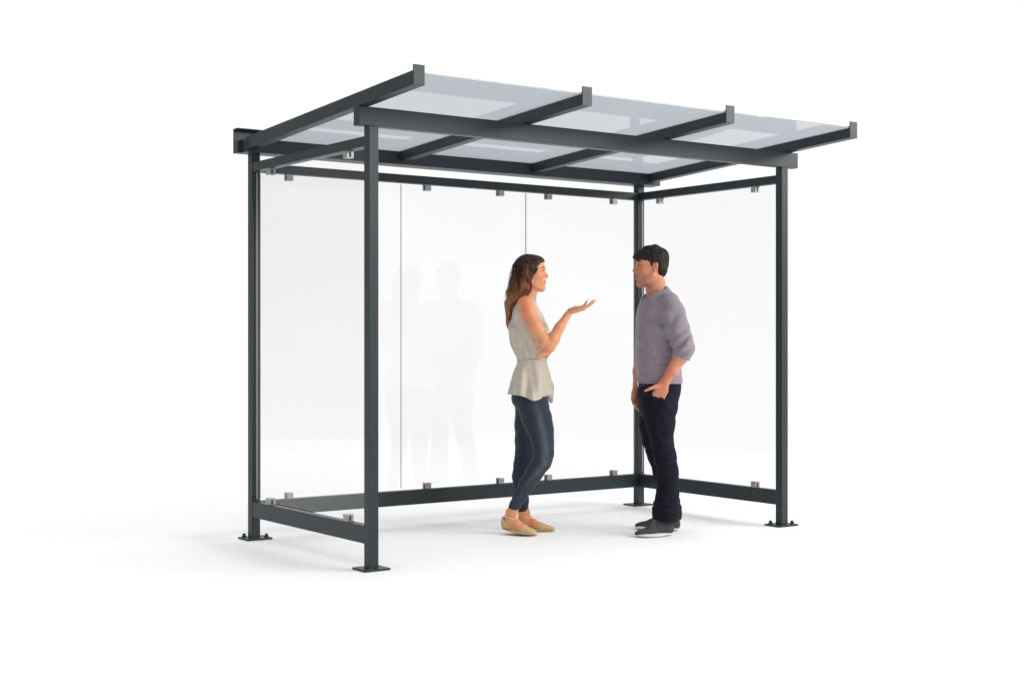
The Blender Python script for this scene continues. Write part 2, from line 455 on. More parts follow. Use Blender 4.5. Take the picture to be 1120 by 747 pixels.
def build_head(v, f, female=True, cr=.089, ear=(0, 1.)):
    """f: Frame, x = where the face looks, z = up, origin between the ears at eye height"""
    K = lambda x: x*f.s
    E = lambda c, r, k=.012, neg=False: v.ell(c, r, K(k), f, neg)
    T = lambda pts, rad, k=.008, neg=False: v.tube([f.p(*p) for p in pts], [K(r) for r in rad], K(k), None, neg)
    E((-.002, 0, .027), (cr, .072, .082), .01)
    E((.042, 0, .045), (.046, .057, .048), .03)
    E((.036, 0, -.018), (.055, .060, .072), .03)
    jw = .046 if female else .052
    E((.040, 0, -.066), (.044, jw, .042), .025)
    E((.077, 0, -.093), (.017, .019 if female else .022, .017), .02)
    T([(.012, -jw*.95, -.052), (.045, -jw*.75, -.085), (.076, 0, -.097)], [.014, .013, .014], .02)
    T([(.012, jw*.95, -.052), (.045, jw*.75, -.085), (.076, 0, -.097)], [.014, .013, .014], .02)
    for s_ in (-1, 1):
        T([(.070, s_*.046, .026), (.084, s_*.026, .031), (.087, s_*.008, .026)], [.007, .0085, .007] if female else [.009, .011, .009], .014)
        E((.060, s_*.040, -.020), (.026, .022, .022), .02)
        E((.096, s_*.031, .010), (.020, .019, .0125), .008, True)
    E((.080, 0, -.052), (.020, .029, .026), .018)
    T([(.084, 0, .022), (.094, 0, .002), (.107, 0, -.020)], [.0070, .0072, .0090], .009)
    E((.107, 0, -.0235), (.0100, .0095, .0090), .006)
    for s_ in (-1, 1):
        E((.097, s_*.0105, -.0285), (.0095, .0070, .0075), .006)
        E((.1005, s_*.0065, -.0365), (.004, .0035, .004), .003, True)
    T([(.089, -.020, -.0555), (.0965, -.007, -.0505), (.0965, .007, -.0505), (.089, .020, -.0555)], [.0036, .0050, .0050, .0036], .006)
    T([(.089, -.018, -.0605), (.0945, -.006, -.0650), (.0945, .006, -.0650), (.089, .018, -.0605)], [.0036, .0054, .0054, .0036], .006)
    T([(.094, -.024, -.0575), (.1015, 0, -.0580), (.094, .024, -.0575)], [.0016, .0026, .0016], .003, True)
    for s_ in (-1, 1):                                        # eyelids around the eyeball
        ey = (.0785, s_*.031)
        T([(.076, s_*.0455, .0090), (.0862, s_*.038, .0165), (.0895, s_*.030, .0180), (.0865, s_*.021, .0150), (.081, s_*.0155, .0090)], [.0030, .0034, .0036, .0034, .003], .004)
        T([(.076, s_*.0455, .0085), (.0850, s_*.038, .0030), (.0880, s_*.030, .0015), (.0860, s_*.021, .0030), (.081, s_*.0155, .0085)], [.0028]*5, .004)
    for s_ in (-1, 1):                                        # ears
        ex, es = ear
        E((ex-.010, s_*.073, -.006), (.0165*es, .0075, .029*es), .006)
        E((ex-.019, s_*.077, .003), (.0095*es, .006, .022*es), .006)
        E((ex-.006, s_*.081, -.003), (.008*es, .006, .014*es), .004, True)
        E((ex-.005, s_*.073, -.006-.028*es), (.0075, .006, .008), .006)

def face_marks(f, beard=False):
    """where lips, brows and stubble are on the head"""
    ss = lambda t: np.clip(t, 0, 1)**2*(3-2*np.clip(t, 0, 1))
    def fn(C):
        x, y, z = f.loc(C[:, 0], C[:, 1], C[:, 2]); ay = np.abs(y); fr = ss((x-.055)/.01)
        lip = ss((z+.0715-.22*ay)/.004)*ss((-.0462-.10*ay-z)/.004)*ss((.0225-ay)/.005)*ss((x-.080)/.004)
        bz = np.interp(ay, [.0, .012, .030, .045, .058], [.0255, .0275, .0335, .0320, .0250])
        hw = np.interp(ay, [.0, .008, .016, .040, .056], [.0, .0020, .0040, .0036, .0010])*(1.35 if beard else 1.)
        brow = ss((hw+.0015-np.abs(z-bz))/.003)*ss((ay-.006)/.004)*ss((.058-ay)/.006)*fr
        eye = np.exp(-(((ay-.031)/.014)**2+((z-.012)/.0085)**2))*fr  # soft darker area around each eye, carried in the brow mask
        st = 0*x
        if beard:
            st = ss((-.022-z)/.045)*ss((z+.135)/.02)*ss((x-.0+(z+.03)*.0)/.03)
            st = np.maximum(st*.42, ss((.006-np.abs(z+.043))/.004)*ss((.026-ay)/.006)*fr*.5)
            st *= .75+.25*vnoise(x*160, y*160, z*160, 3)
        chk = np.exp(-(((ay-.045)/.016)**2+((z+.020)/.016)**2))*ss((x-.03)/.02)+.8*np.exp(-((x-.108)**2+y**2+(z+.024)**2)/.012**2)+.7*ss((ay-.071)/.006)*np.exp(-((x)/.03)**2)
        return {'lip': lip*(1-eye*0), 'brow': np.maximum(brow, eye*.35), 'stubble': st, 'blush': chk*.8}
    return fn

def ball(name, c, r, mats, parent, fr, ir=None):
    bm = bmesh.new(); bmesh.ops.create_uvsphere(bm, u_segments=24, v_segments=16, radius=r)
    o = Vector(c)
    for v_ in bm.verts: v_.co += o
    for f_ in bm.faces:
        d_ = (f_.calc_center_median()-o).normalized(); a = d_.dot(Vector(ir)) if ir is not None else 0
        f_.material_index = 2 if a > .955 else (1 if a > .87 else 0)
    return link_mesh(name, bm, mats, parent, True)

def tube_mesh(name, chains, mat, parent, seg=6):
    """chains: list of (points, radii): thin solid tubes collected in one mesh"""
    bm = bmesh.new()
    for pts, rad in chains:
        P_ = [Vector(p) for p in pts]; rings = []
        for i, p in enumerate(P_):
            t = (P_[min(i+1, len(P_)-1)]-P_[max(i-1, 0)]).normalized()
            a = t.cross(Vector((0, 0, 1)) if abs(t.z) < .9 else Vector((1, 0, 0))).normalized(); b_ = t.cross(a)
            rings.append([bm.verts.new(p+(a*math.cos(2*math.pi*j/seg)+b_*math.sin(2*math.pi*j/seg))*rad[i]) for j in range(seg)])
        for r0, r1 in zip(rings[:-1], rings[1:]):
            for j in range(seg): bm.faces.new((r0[j], r0[(j+1) % seg], r1[(j+1) % seg], r1[j]))
        bm.faces.new(rings[0][::-1]); bm.faces.new(rings[-1])
    return link_mesh(name, bm, mat, parent, True)

def build_hand(v, f, curls, spread=.0, thumb=None, scale=1., skip=()):
    """f: Frame at the wrist, x = towards the fingers, z = out of the PALM, y = thumb side (thumb='+') or the other (thumb='-')"""
    s_ = 1 if thumb[0] == '+' else -1
    sc = scale; f = Frame(f.o, f.A[0], f.A[2], sc)
    kn = [(.086, .029), (.090, .009), (.086, -.011), (.077, -.028)]
    ln = [(.040, .024, .020), (.044, .028, .021), (.041, .026, .020), (.031, .019, .018)]
    rd = [(.0092, .0084, .0078, .0062), (.0095, .0087, .0080, .0064), (.0092, .0083, .0076, .0060), (.0080, .0073, .0067, .0054)]
    for i, (x, y) in enumerate(kn):                      # palm out of four metacarpals
        v.tube([f.p(.002, s_*y*.55, 0), f.p(x*.5, s_*y*.85, .001), f.p(x, s_*y, 0)], [.0145*sc, .0135*sc, .0105*sc], .012*sc)
    v.ell((.045, 0, .0005), (.05, .034, .0125), .012*sc, f)
    v.ell((.034, s_*.024, .008), (.030, .015, .012), .012*sc, f)      # ball of the thumb
    v.ell((.034, -s_*.024, .006), (.030, .012, .011), .012*sc, f)
    for i, (x, y) in enumerate(kn):
        if i in skip: continue
        p = np.array([x, s_*y, 0.]); ang = 0.; az = spread*(1.5-i)*s_
        pts = [f.p(*p)]
        for L, c in zip(ln[i], curls[i]):
            ang += math.radians(c)
            p = p+L*np.array([math.cos(ang)*math.cos(az), math.cos(ang)*math.sin(az), math.sin(ang)])
            pts.append(f.p(*p))
        v.tube(pts, [r*sc for r in rd[i]], .004*sc)
    b0 = np.array([.022, s_*.024, .004]); pts = [f.p(*b0)]; p = b0
    for L, (dx, dy, dz) in zip((.040, .033, .027), thumb[1]):
        d_ = np.array([dx, dy*s_, dz]); p = p+L*d_/np.linalg.norm(d_); pts.append(f.p(*p))
    v.tube(pts, [.0135*sc, .0105*sc, .0095*sc, .0072*sc], .008*sc)

def build_foot(v, f, w=1., infl=0., toe=1.):
    """f: Frame at the heel on the sole, x = towards the toes, z = up; 0.24 m long at scale 1"""
    E = lambda c, r, k=.012: v.ell(c, np.array(r)+infl, k, f)
    E((.034, 0, .030), (.034, .030*w, .030))
    v.tube([f.p(.055, 0, .055), f.p(.10, 0, .047), f.p(.150, 0, .028)], [(.031+infl)*f.s, (.029+infl)*f.s, (.024+infl)*f.s], .02)
    E((.095, 0, .022), (.05, .030*w, .022), .02)
    E((.160, 0, .020), (.050, .042*w, .020), .02)
    E((.200, -.002, .016), (.040*toe, .034*w, .0165), .015)

def fold(dir_, freq, amp, c, R, ph=0., warp=1.2, ws=9.):
    """wrinkles: waves across dir_ fading out R metres from c"""
    dir_ = np.array(dir_, float); dir_ /= np.linalg.norm(dir_); c = np.array(c, float); R = np.broadcast_to(np.array(R, float), 3)
    def fn(x, y, z):
        g_ = np.exp(-(((x-c[0])/R[0])**2+((y-c[1])/R[1])**2+((z-c[2])/R[2])**2))
        w_ = warp*vnoise(x*ws, y*ws, z*ws, 3)
        s_ = np.sin(freq*(dir_[0]*(x-c[0])+dir_[1]*(y-c[1])+dir_[2]*(z-c[2]))+w_*2.2+ph)
        return amp*g_*(1.1-2.0*np.abs(np.sin(.5*np.arcsin(np.clip(s_, -1, 1))+.785))**1.6)
    return fn

# ------------------------------------------------------------------ materials for people and clothes
def skin_mat(name, c1, c2, lip, rough=.5):
    m, nt, b = base_mat(name, c1, rough, spec=.35)
    tc, mp, nz, rp = noise_col(nt, b, c1, c2, sc=22., detail=6., lo=.3, hi=.7)
    last = rp.outputs['Color']
    for an, colr in (('blush', (c1[0]*1.05, c1[1]*.68, c1[2]*.66)), ('stubble', (.11, .058, .042)), ('lip', lip), ('brow', (.030, .016, .011))):
        at = N(nt, 'ShaderNodeAttribute', attribute_name=an); mxn = N(nt, 'ShaderNodeMix', data_type='RGBA')
        mA, mB = [i_ for i_ in mxn.inputs if i_.type == 'RGBA']; mB.default_value = (*colr, 1); mF = [i_ for i_ in mxn.inputs if i_.identifier == 'Factor_Float'][0]; mR = [o_ for o_ in mxn.outputs if o_.type == 'RGBA'][0]
        nt.links.new(at.outputs['Fac'], mF); nt.links.new(last, mA); last = mR
    nt.links.new(last, b.inputs['Base Color'])
    b.inputs['Subsurface Weight'].default_value = .12; b.inputs['Subsurface Radius'].default_value = (.012, .004, .002); b.inputs['Subsurface Scale'].default_value = .5
    noise_bump(nt, b, 500., .08, .0006); return m
def cloth_mat(name, c1, c2, sc, scale=(1, 1, 1), rough=.85, bump=.25, bsc=900., sheen=0., lo=.35, hi=.65, bscale=(1, 1, 1)):
    m, nt, b = base_mat(name, c1, rough, spec=.2); nt.nodes
    noise_col(nt, b, c1, c2, scale, sc, 5., lo, hi); noise_bump(nt, b, bsc, bump, .0012, bscale)
    b.inputs['Sheen Weight'].default_value = sheen; return m
def hair_mat(name, dark, light, z0=None, z1=None, rough=.42):
    m, nt, b = base_mat(name, dark, rough, spec=.22)
    tc, mp, nz, rp = noise_col(nt, b, dark, light, (1, 1, .10), 95., 4., .33, .66)
    if z0 is not None:            # darker roots, lighter lengths
        sp_ = N(nt, 'ShaderNodeSeparateXYZ'); mr_ = N(nt, 'ShaderNodeMapRange', interpolation_type='SMOOTHSTEP')
        mr_.inputs['From Min'].default_value = z0; mr_.inputs['From Max'].default_value = z1
        mr_.inputs['To Min'].default_value = .12; mr_.inputs['To Max'].default_value = -.20
        ad = N(nt, 'ShaderNodeMath', operation='ADD')
        nt.links.new(tc.outputs['Object'], sp_.inputs[0]); nt.links.new(sp_.outputs['Z'], mr_.inputs['Value'])
        nt.links.new(nz.outputs['Fac'], ad.inputs[0]); nt.links.new(mr_.outputs['Result'], ad.inputs[1]); nt.links.new(ad.outputs[0], rp.inputs['Fac'])
    noise_bump(nt, b, 260., .5, .004, (1, 1, .08), 4.); return m

M['skin_w'] = skin_mat('tanned skin', (.68, .290, .145), (.76, .345, .185), (.48, .075, .065))
M['skin_m'] = skin_mat('fair ruddy skin', (.54, .215, .125), (.62, .275, .170), (.38, .11, .09))
M['eye_white'] = base_mat('eye white', (.50, .47, .45), .25)[0]
M['iris'] = base_mat('brown iris', (.07, .035, .02), .15)[0]
M['pupil'] = base_mat('pupil', (.006, .006, .006), .1)[0]
M['hair_w'] = hair_mat('chestnut hair', (.020, .010, .008), (.300, .125, .060), 1.42, 1.67)
M['strand_w'] = hair_mat('chestnut strands', (.040, .018, .011), (.32, .135, .065), 1.40, 1.63)
M['hair_m'] = hair_mat('dark brown hair', (.006, .0045, .004), (.022, .014, .011), rough=.62)
M['brow'] = base_mat('brow hair', (.03, .018, .013), .7)[0]
M['blouse'] = cloth_mat('oatmeal silk crepe', (.535, .475, .400), (.595, .535, .455), 40., rough=.62, bump=.15, bsc=1400., sheen=.15)
M['belt'] = cloth_mat('oatmeal waist tie', (.47, .425, .365), (.53, .485, .42), 60., rough=.7)
M['denim'] = cloth_mat('washed blue denim', (.022, .030, .047), (.036, .048, .070), 70., (1, 1, .25), rough=.85, bump=.35, bsc=1300., lo=.38, hi=.74, sheen=.1)
nt = M['denim'].node_tree; b = nt.nodes['Principled BSDF']; src = b.inputs['Base Color'].links[0].from_socket
at = N(nt, 'ShaderNodeAttribute', attribute_name='fade'); mxn = N(nt, 'ShaderNodeMix', data_type='RGBA')
mA, mB = [i_ for i_ in mxn.inputs if i_.type == 'RGBA']; mF = [i_ for i_ in mxn.inputs if i_.identifier == 'Factor_Float'][0]; mR = [o_ for o_ in mxn.outputs if o_.type == 'RGBA'][0]
mB.default_value = (.115, .138, .175, 1); nt.links.new(at.outputs['Fac'], mF); nt.links.new(src, mA); nt.links.new(mR, b.inputs['Base Color'])
M['navy'] = cloth_mat('dark navy denim', (.0055, .0055, .0125), (.0100, .0100, .0205), 20., rough=.9, bump=.3, bsc=1200.)
M['knit'] = cloth_mat('heather mauve knit', (.205, .174, .205), (.280, .243, .280), 130., (1, 1, .45), rough=.95, bump=.5, bsc=700., lo=.3, hi=.7, sheen=.25)
M['flat'] = cloth_mat('tan woven leather', (.56, .38, .20), (.66, .47, .27), 260., rough=.55, bump=.5, bsc=500.)
M['flat_sole'] = cloth_mat('jute sole', (.42, .28, .14), (.52, .36, .20), 300., rough=.8)
M['pearl'] = base_mat('beaded strap', (.74, .62, .46), .35)[0]
M['mesh_grey'] = cloth_mat('charcoal mesh fabric', (.032, .030, .033), (.085, .081, .086), 300., rough=.85, bump=.5, bsc=600.)
M['shoe_sole'] = cloth_mat('white foam sole', (.62, .61, .68), (.70, .69, .74), 50., rough=.6, bump=.1)
M['lace'] = base_mat('grey laces', (.20, .195, .20), .8)[0]
M['leather'] = cloth_mat('black belt leather', (.012, .011, .010), (.02, .018, .016), 80., rough=.5)
M['buckle'] = base_mat('steel buckle', (.35, .34, .33), .3, .9)[0]

# ================================================================== the woman
def woman():
    st = Stand(578, 8.78); q = st.q
    v = Vol((-.17, -.30, -.01), (.44, .27, 1.74), .0027)
    hf = Frame(q(579, 298.6, 0), (math.cos(.10), -math.sin(.10), .0), (0, 0, 1), 1.)
    build_head(v, hf, True)
    # neck, trunk, legs (mostly under the clothes), all one skin
    v.tube([q(578.5, 309), q(578, 320), q(576.5, 331)], [.050, .047, .055], .02)
    v.loft([(q(0, p)[2], q((a+c)/2, p)[0], 0, (c-a)/2*.00564, r) for p, a, c, r in
            ((328, 566, 584, .070), (336, 562, 588, .125), (350, 560, 594, .125), (372, 562, 595, .118), (392, 569, 594, .105), (410, 566, 598, .13), (434, 562, 599, .145))], .02)
    nl = [(583.5, 446, -.085, .086), (587, 458, -.09, .077), (591.3, 471, -.095, .066), (593.8, 484, -.10, .057), (594.6, 496, -.104, .0525), (592.6, 505, -.104, .049), (584.5, 517, -.10, .0455), (576, 530, -.095, .0415), (568.5, 543, -.09, .034), (562.5, 554, -.085, .030), (560, 562, -.08, .031)]
    fl = [(579, 447, .08, .085), (577.3, 465, .085, .068), (575.5, 482, .09, .057), (574.2, 496, .095, .052), (571.8, 508, .10, .048), (569.8, 521, .105, .0465), (570.2, 534, .108, .041), (571.3, 547, .112, .033), (572, 558, .115, .029), (572, 566, .115, .031)]
    for L in (nl, fl): v.tube([q(*a[:3]) for a in L], [a[3] for a in L], .02)
    # feet
    h0 = q(549.0, 577.2, -.035); t0 = q(586.0, 583.9, -.145)
    nf = Frame(h0, t0-h0, (0.03, 0, 1), .985)
    h1 = q(567.0, 579.0, .13); h1[2] = .010; t1 = q(606, 580, .075); t1[2] = .010
    ff = Frame(h1, t1-h1, (0, 0, 1), .95)
    for f in (nf, ff):
        build_foot(v, Frame(f.p(0, 0, -.010), f.A[0], f.A[2], f.s), .92)
        v.tube([f.p(.050, 0, .050), f.p(.048, 0, .105)], [.030, .029], .02)
    # near arm: shoulder, elbow, forearm raised, open palm
    A = [q(574.5, 332, -.155), q(577.5, 341, -.17), q(586, 358, -.19), q(595.5, 373, -.205), q(601.2, 379.5, -.21)]
    v.tube(A, [.047, .047, .043, .038, .034], .025)
    B = [q(600.8, 379.5, -.21), q(605, 371, -.205), q(612, 358, -.195), q(620, 345.5, -.185), q(623.5, 340.5, -.182)]
    v.tube(B, [.033, .037, .030, .0205, .0185], .012, )
    hd = Frame(q(623.8, 340.6, -.182), (.97, .10, .26), (-.24, -.30, .93), 1.)
    build_hand(v, hd, [(22, 14, 8), (12, 14, 10), (4, 16, 10), (14, 22, 14)], .10, ('-', [(.80, .62, .30), (.93, .30, .20), (.97, .12, .1)]), .90)
    # far arm folded across, hand holding the near elbow
    C = [q(573, 333, .150), q(577, 352, .160), q(585, 374, .150), q(590.5, 386.5, .125)]
    v.tube(C, [.046, .044, .037, .032], .025)
    Dp = [q(590.5, 386.5, .125), q(594.5, 388, .04), q(596.8, 386.5, -.06), q(598.0, 384.5, -.125)]
    v.tube(Dp, [.032, .031, .024, .020], .012)
    v.tube([q(598.2, 384, -.130), q(599.6, 383.5, -.175)], [.024, .027], .012, ((1, 0, .4), .6))
    for b_, t_, db, dt_ in (((597.0, 375.5), (586.8, 382.0), -.178, -.178), ((599.0, 379.0), (590.6, 385.6), -.196, -.212), ((600.6, 382.0), (588.9, 389.0), -.200, -.216), ((601.3, 385.2), (587.8, 391.6), -.194, -.206)):
        m_ = (b_[0]*.5+t_[0]*.5, b_[1]*.5+t_[1]*.5-.5)       # fingers come out from under the elbow and point back
        v.tube([q(600.5, b_[1]+.5, -.165), q(*b_, db), q(*m_, (db+dt_)/2-.012), q(*t_, dt_)], [.0095, .0094, .0086, .0066], .003)
    body = v.mesh('person', [M['skin_w']], None, face_marks(hf))
    body.location = st.base; body.rotation_euler = (0, 0, -YAW)
    body['label'] = 'woman in sleeveless beige blouse and blue jeans gesturing with an open hand'
    body['category'] = 'woman'
    for s_ in (-1, 1):
        ball('eye', hf.p(.0768, s_*.0305, .0095), .0116, [M['eye_white'], M['iris'], M['pupil']], body, hf, Vector(hf.v(.92, s_*.30, -.02)))
        tube_mesh('eyelash', [([hf.p(.0835, s_*.0165, .0120), hf.p(.0910, s_*.024, .0168), hf.p(.0935, s_*.031, .0172), hf.p(.0895, s_*.039, .0155), hf.p(.0800, s_*.048, .0115)], [.0008, .0016, .0018, .0017, .0007])], M['pupil'], body)
    # ---- hair
    hv = Vol(q(548, 360, -.125)-.01, q(604, 274, .125)+.01, .0025)
    hv.ell((-.006, 0, .030), (.0985, .0835, .0865), .01, hf)
    hv.ell((.045, 0, .062), (.050, .058, .042), .02, hf)
    hv.loft([(q(0, p)[2], q((a+c)/2, p)[0], .004, (c-a)/2*.00564, r) for p, a, c, r in
             ((292, 563, 586, .080), (300, 560, 585.0, .087), (310, 556.6, 584.3, .088), (318, 554.3, 583.2, .087), (324, 553.2, 578, .086), (329, 552.6, 568.5, .083), (334, 552.4, 562.5, .080), (341, 552.6, 560, .074), (349, 553.3, 558.8, .060), (356, 554.3, 558, .042), (360, 555.2, 557.4, .026))], .02, e=2.4)
    def hairline(x, y, z):       # keep hair behind / above a line running from the forehead down the cheek
        lx, ly, lz = hf.loc(x, y, z)
        front = np.interp(lz, [-.16, -.115, -.06, -.02, .01, .035, .052, .066, .078], [.020, .027, .033, .038, .044, .056, .070, .086, .12])
        front = front+.010*np.clip(np.abs(ly)/.06, 0, 1)*(lz < .03)-.25*np.clip(.05-np.abs(ly), 0, .05)*(lz < .05)
        return (lx-front)*.8
    hv.clip(hairline, .006)
    hv.disp(lambda x, y, z: .0026*vnoise(x*95+6*vnoise(x*9, y*9, z*7, 8), y*95, z*5, 5)+.0038*np.clip((1.60-z)*8, 0, 1)*np.sin(z*62+x*45+3*vnoise(x*11, y*11, z*5, 12))+.0042*vnoise(x*34+2*vnoise(y*9, z*6, x*9, 2), y*34, z*3.2, 6))
    hair = hv.mesh('hair', [M['hair_w']], body, None, 1)
    # loose strands over the mass
    rs = np.random.RandomState(4); chains = []
    path = [(283.5, 567.0, .066), (289, 561.5, .078), (300, 556.8, .087), (311, 554.6, .088), (322, 552.2, .086), (334, 551.6, .078), (346, 552.6, .062), (357, 554.6, .034)]
    frontp = [(284, 588, .062), (290, 587, .074), (298, 585.5, .084), (309, 584.2, .087), (318.5, 583, .087), (325, 577, .086), (334, 563, .080), (346, 559.5, .064)]
    for i in range(150):
        w_ = rs.rand()**.8; side = rs.choice([-1, -1, 1]); n_ = rs.randint(5, 9); jit = rs.randn(2)*.0018
        pts = []; rr = rs.uniform(.0008, .0014)
        lat = rs.uniform(.2, 1.0)
        for k in range(n_):
            a, b_ = path[k % 8], frontp[k % 8]
            u_ = a[1]*(1-w_)+b_[1]*w_; py = a[0]*(1-w_)+b_[0]*w_
            # position on the oval outline of the mass at that height
            ex = 1-abs(2*w_-1)**2.4
            dd = side*(a[2]*(1-w_)+b_[2]*w_)*max(ex, .02)**(1/2.4)
            p_ = q(u_, py, 0); p_[1] = dd*1.012
            if k == 0: p_[1] *= .82
            p_[0] += jit[0]+.0016*math.sin(k*1.3+i); p_[1] += jit[1]*.6
            if k == 0: p_ = p_*.88+q(571, 297, 0)*.12
            pts.append(p_)
        fine = []
        for j in range(n_-1):           # smooth the guide and let the lengths wave
            p0, p1, p2_, p3_ = pts[max(j-1, 0)], pts[j], pts[j+1], pts[min(j+2, n_-1)]
            for t in (0, .25, .5, .75):
                c_ = .5*((2*p1)+(-p0+p2_)*t+(2*p0-5*p1+4*p2_-p3_)*t*t+(-p0+3*p1-3*p2_+p3_)*t**3)
                g_ = (j+t)/(n_-1); c_ = c_+np.array([.0048, .0020, 0])*math.sin(g_*13+math.floor(i/9)*1.7+(i%9)*.18)*g_
                fine.append(c_)
        fine.append(pts[-1]); nf_ = len(fine)
        chains.append((fine, [rr*min(1., .25+j*.2)*(1-.7*j/(nf_-1)) for j in range(nf_)]))
    tube_mesh('hair_strand', chains, M['strand_w'], hair, 5)
    # ---- blouse
    bv = Vol(q(548, 452, -.24)-.01, q(612, 320, .25)+.01, .0030)
    secs = ((324.5, 571, 582.5, .058), (328, 567, 585, .085), (332, 563.5, 587.5, .128), (337, 560.5, 590, .140), (343, 558.3, 593, .142), (350, 556.8, 597.0, .142), (357, 556.2, 600.0, .143), (366, 556.6, 600.6, .138),
            (375, 558.6, 599.4, .130), (384, 562.8, 597.8, .122), (392, 565.6, 597.2, .118), (397, 565.6, 598.4, .121), (405, 562.8, 600.8, .136), (415, 559.6, 602.6, .155), (425, 557.0, 603.0, .168), (432, 555.6, 602.8, .176), (441, 554.6, 602.4, .180))
    bv.loft([(q(0, p)[2], q((a+c)/2, p)[0], 0, (c-a)/2*.00564, r) for p, a, c, r in secs], .0, e=2.25, cap=.004)
    bv.tube([q(600, 425, .12), q(602.5, 440, .13), q(603.5, 447, .13)], [.05, .030, .014], .02, ((1, 0, 0), .45))     # longer tail on the far side
    # neckline and armholes
    bv.ell(q(580.5, 319, 0), (.060, .055, .040), .006, None, True)
    def shirt_folds(x, y, z):
        zb, zw = q(0, 393)[2], q(0, 438)[2]
        t = np.clip((zb-z)/(zb-zw), 0, 1)                # peplum below the waist: soft vertical pleats growing towards the hem
        th = np.arctan2(y/.15, (x-.0)/.12)
        a = .0085*t*np.sin(th*7+2.2*vnoise(x*7, y*7, z*5, 1)*1.2+1.0)+.0036*t*np.sin(th*15+z*9)
        up = np.exp(-((z-q(0, 380)[2])/.055)**2)         # gathers just above the waist
        a = a+.0048*up*np.sin(th*15+1.8*vnoise(x*10, y*10, z*6, 2)+z*16)
        up2 = np.exp(-((z-q(0, 350)[2])/.08)**2)
        a = a+.0056*up2*np.sin(42*(x*.75+z*.42)+2.6*vnoise(x*9, y*9, z*9, 9))
        return a+.0034*vnoise(x*22, y*22, z*11, 4)
    bv.disp(lambda x, y, z: 1.5*shirt_folds(x, y, z))
    for s_ in (-1, 1): bv.tube([q(574.5, 326, s_*.178), q(575.5, 340, s_*.180), q(580, 356, s_*.195)], [.044, .046, .044], .006, None, True)
    zh = q(0, 431)[2]       # shirt-tail hem: short at the back seam, dipping on the hips
    bv.clip(lambda x, y, z: (zh-.034*np.exp(-((x-.035)/.060)**2)*np.clip(-y*12, 0, 1)-.078*np.clip((y-.03)*7, 0, 1)*np.clip((x-.05)*12, 0, 1)-z)*.85, .003)
    blouse = bv.mesh('blouse', [M['blouse']], body, None, 1)
    ring = []
    for j in range(41):
        th = 2*math.pi*j/40; c0 = q(581.8, 393.4, 0)
        ring.append(c0+np.array([math.copysign(abs(math.cos(th))**.92, math.cos(th))*.0915, math.copysign(abs(math.sin(th))**.92, math.sin(th))*.1205, .003*math.sin(3*th)]))
    tube_mesh('waist_tie', [(ring, [.0036]*41)], M['belt'], blouse, 8)
    # side seam running down the peplum
    # ---- jeans
    jv = Vol(q(550, 566, -.23)-.01, q(614, 422, .23)+.01, .0028)
    jv.loft([(q(0, p)[2], q((a+c)/2, p)[0], 0, (c-a)/2*.00564, r) for p, a, c, r in
             ((423, 564, 598, .132), (432, 559.5, 599.0, .148), (442, 561, 600.0, .152), (449, 567, 599.5, .120))], .02, e=2.3)
    for L, g_ in ((nl, .0055), (fl, .0055)):
        LL = [a for a in L[:-1]]
        jv.tube([q(*a[:3]) for a in LL], [a[3]+g_+(.003 if 0 < i < 3 else 0) for i, a in enumerate(LL)], .028)
    for f_ in (fold((.25, 0, 1), 190, .0022, q(592, 505, -.13), (.07, .10, .045)), fold((-.15, 0, 1), 210, .0022, q(566, 545, -.09), (.06, .08, .05)),
               fold((.7, 0, 1), 130, .0024, q(590, 446, -.10), (.09, .10, .05)), fold((.3, 0, 1), 200, .0020, q(571, 548, .11), (.06, .08, .06)),
               fold((-.6, 0, 1), 150, .0020, q(573, 455, -.10), (.06, .1, .06)), fold((.4, 0, 1), 170, .0018, q(572, 500, .1), (.06, .08, .06))):
        jv.disp(f_)
    jv.clip(lambda x, y, z: np.where(y < .02, q(0, 555.8, -.085)[2]-z, q(0, 559.6, .11)[2]-z)+(x*.12)*(y < .02), .002)
    def worn(V):             # the wash has faded along the front of the thighs and over the knees
        zc = [q(0, p_)[2] for p_ in (556, 530, 505, 484, 458, 440)]; xc = [q(p_, 0)[0] for p_ in (561, 574, 595, 596, 590, 586)]
        c_ = np.interp(V[:, 2], zc, xc); w_ = np.interp(V[:, 2], zc, [.1, .25, .75, .7, .6, .2])
        return {'fade': w_*np.exp(-((V[:, 0]-c_)/.026)**2)*(V[:, 1] < 0)*(.75+.35*vnoise(V[:, 0]*90, V[:, 1]*90, V[:, 2]*25, 5))+.25*np.exp(-((V[:, 0]-q(577, 0)[0])/.02)**2)*(V[:, 1] > 0)*np.exp(-((V[:, 2]-q(0, 480)[2])/.1)**2)}
    jeans = jv.mesh('jeans', [M['denim']], body, worn, 1)
    # outer seam of the near leg
    tube_mesh('side_seam', [([q(583, 436, -.1555), q(586.0, 447, -.171), q(588.5, 458, -.172), q(594.3, 482, -.161), q(593.5, 502, -.160), q(583.5, 517, -.147), q(574.8, 532, -.140), q(562.4, 553, -.119)], [.0016]*8)], M['denim'], jeans)
    # ---- shoes: closed toe and heel, open sides, beaded ankle strap
    for f, nm in ((nf, 0), (ff, 1)):
        lo = np.min([f.p(-.03, -.06, -.02), f.p(.27, .06, .12), f.p(-.03, .06, .12), f.p(.27, -.06, -.02), f.p(.27, .06, -.02), f.p(-.03, -.06, .12)], 0)-.01
        hi = np.max([f.p(-.03, -.06, -.02), f.p(.27, .06, .12), f.p(-.03, .06, .12), f.p(.27, -.06, -.02), f.p(.27, .06, .12), f.p(-.03, -.06, .12)], 0)+.01
        sv = Vol(lo, hi, .0022); build_foot(sv, Frame(f.p(0, 0, -.010), f.A[0], f.A[2], f.s), .96, .0034, 1.04)
        sv.tube([f.p(.030, 0, .040), f.p(.034, 0, .085)], [.036, .034], .012)
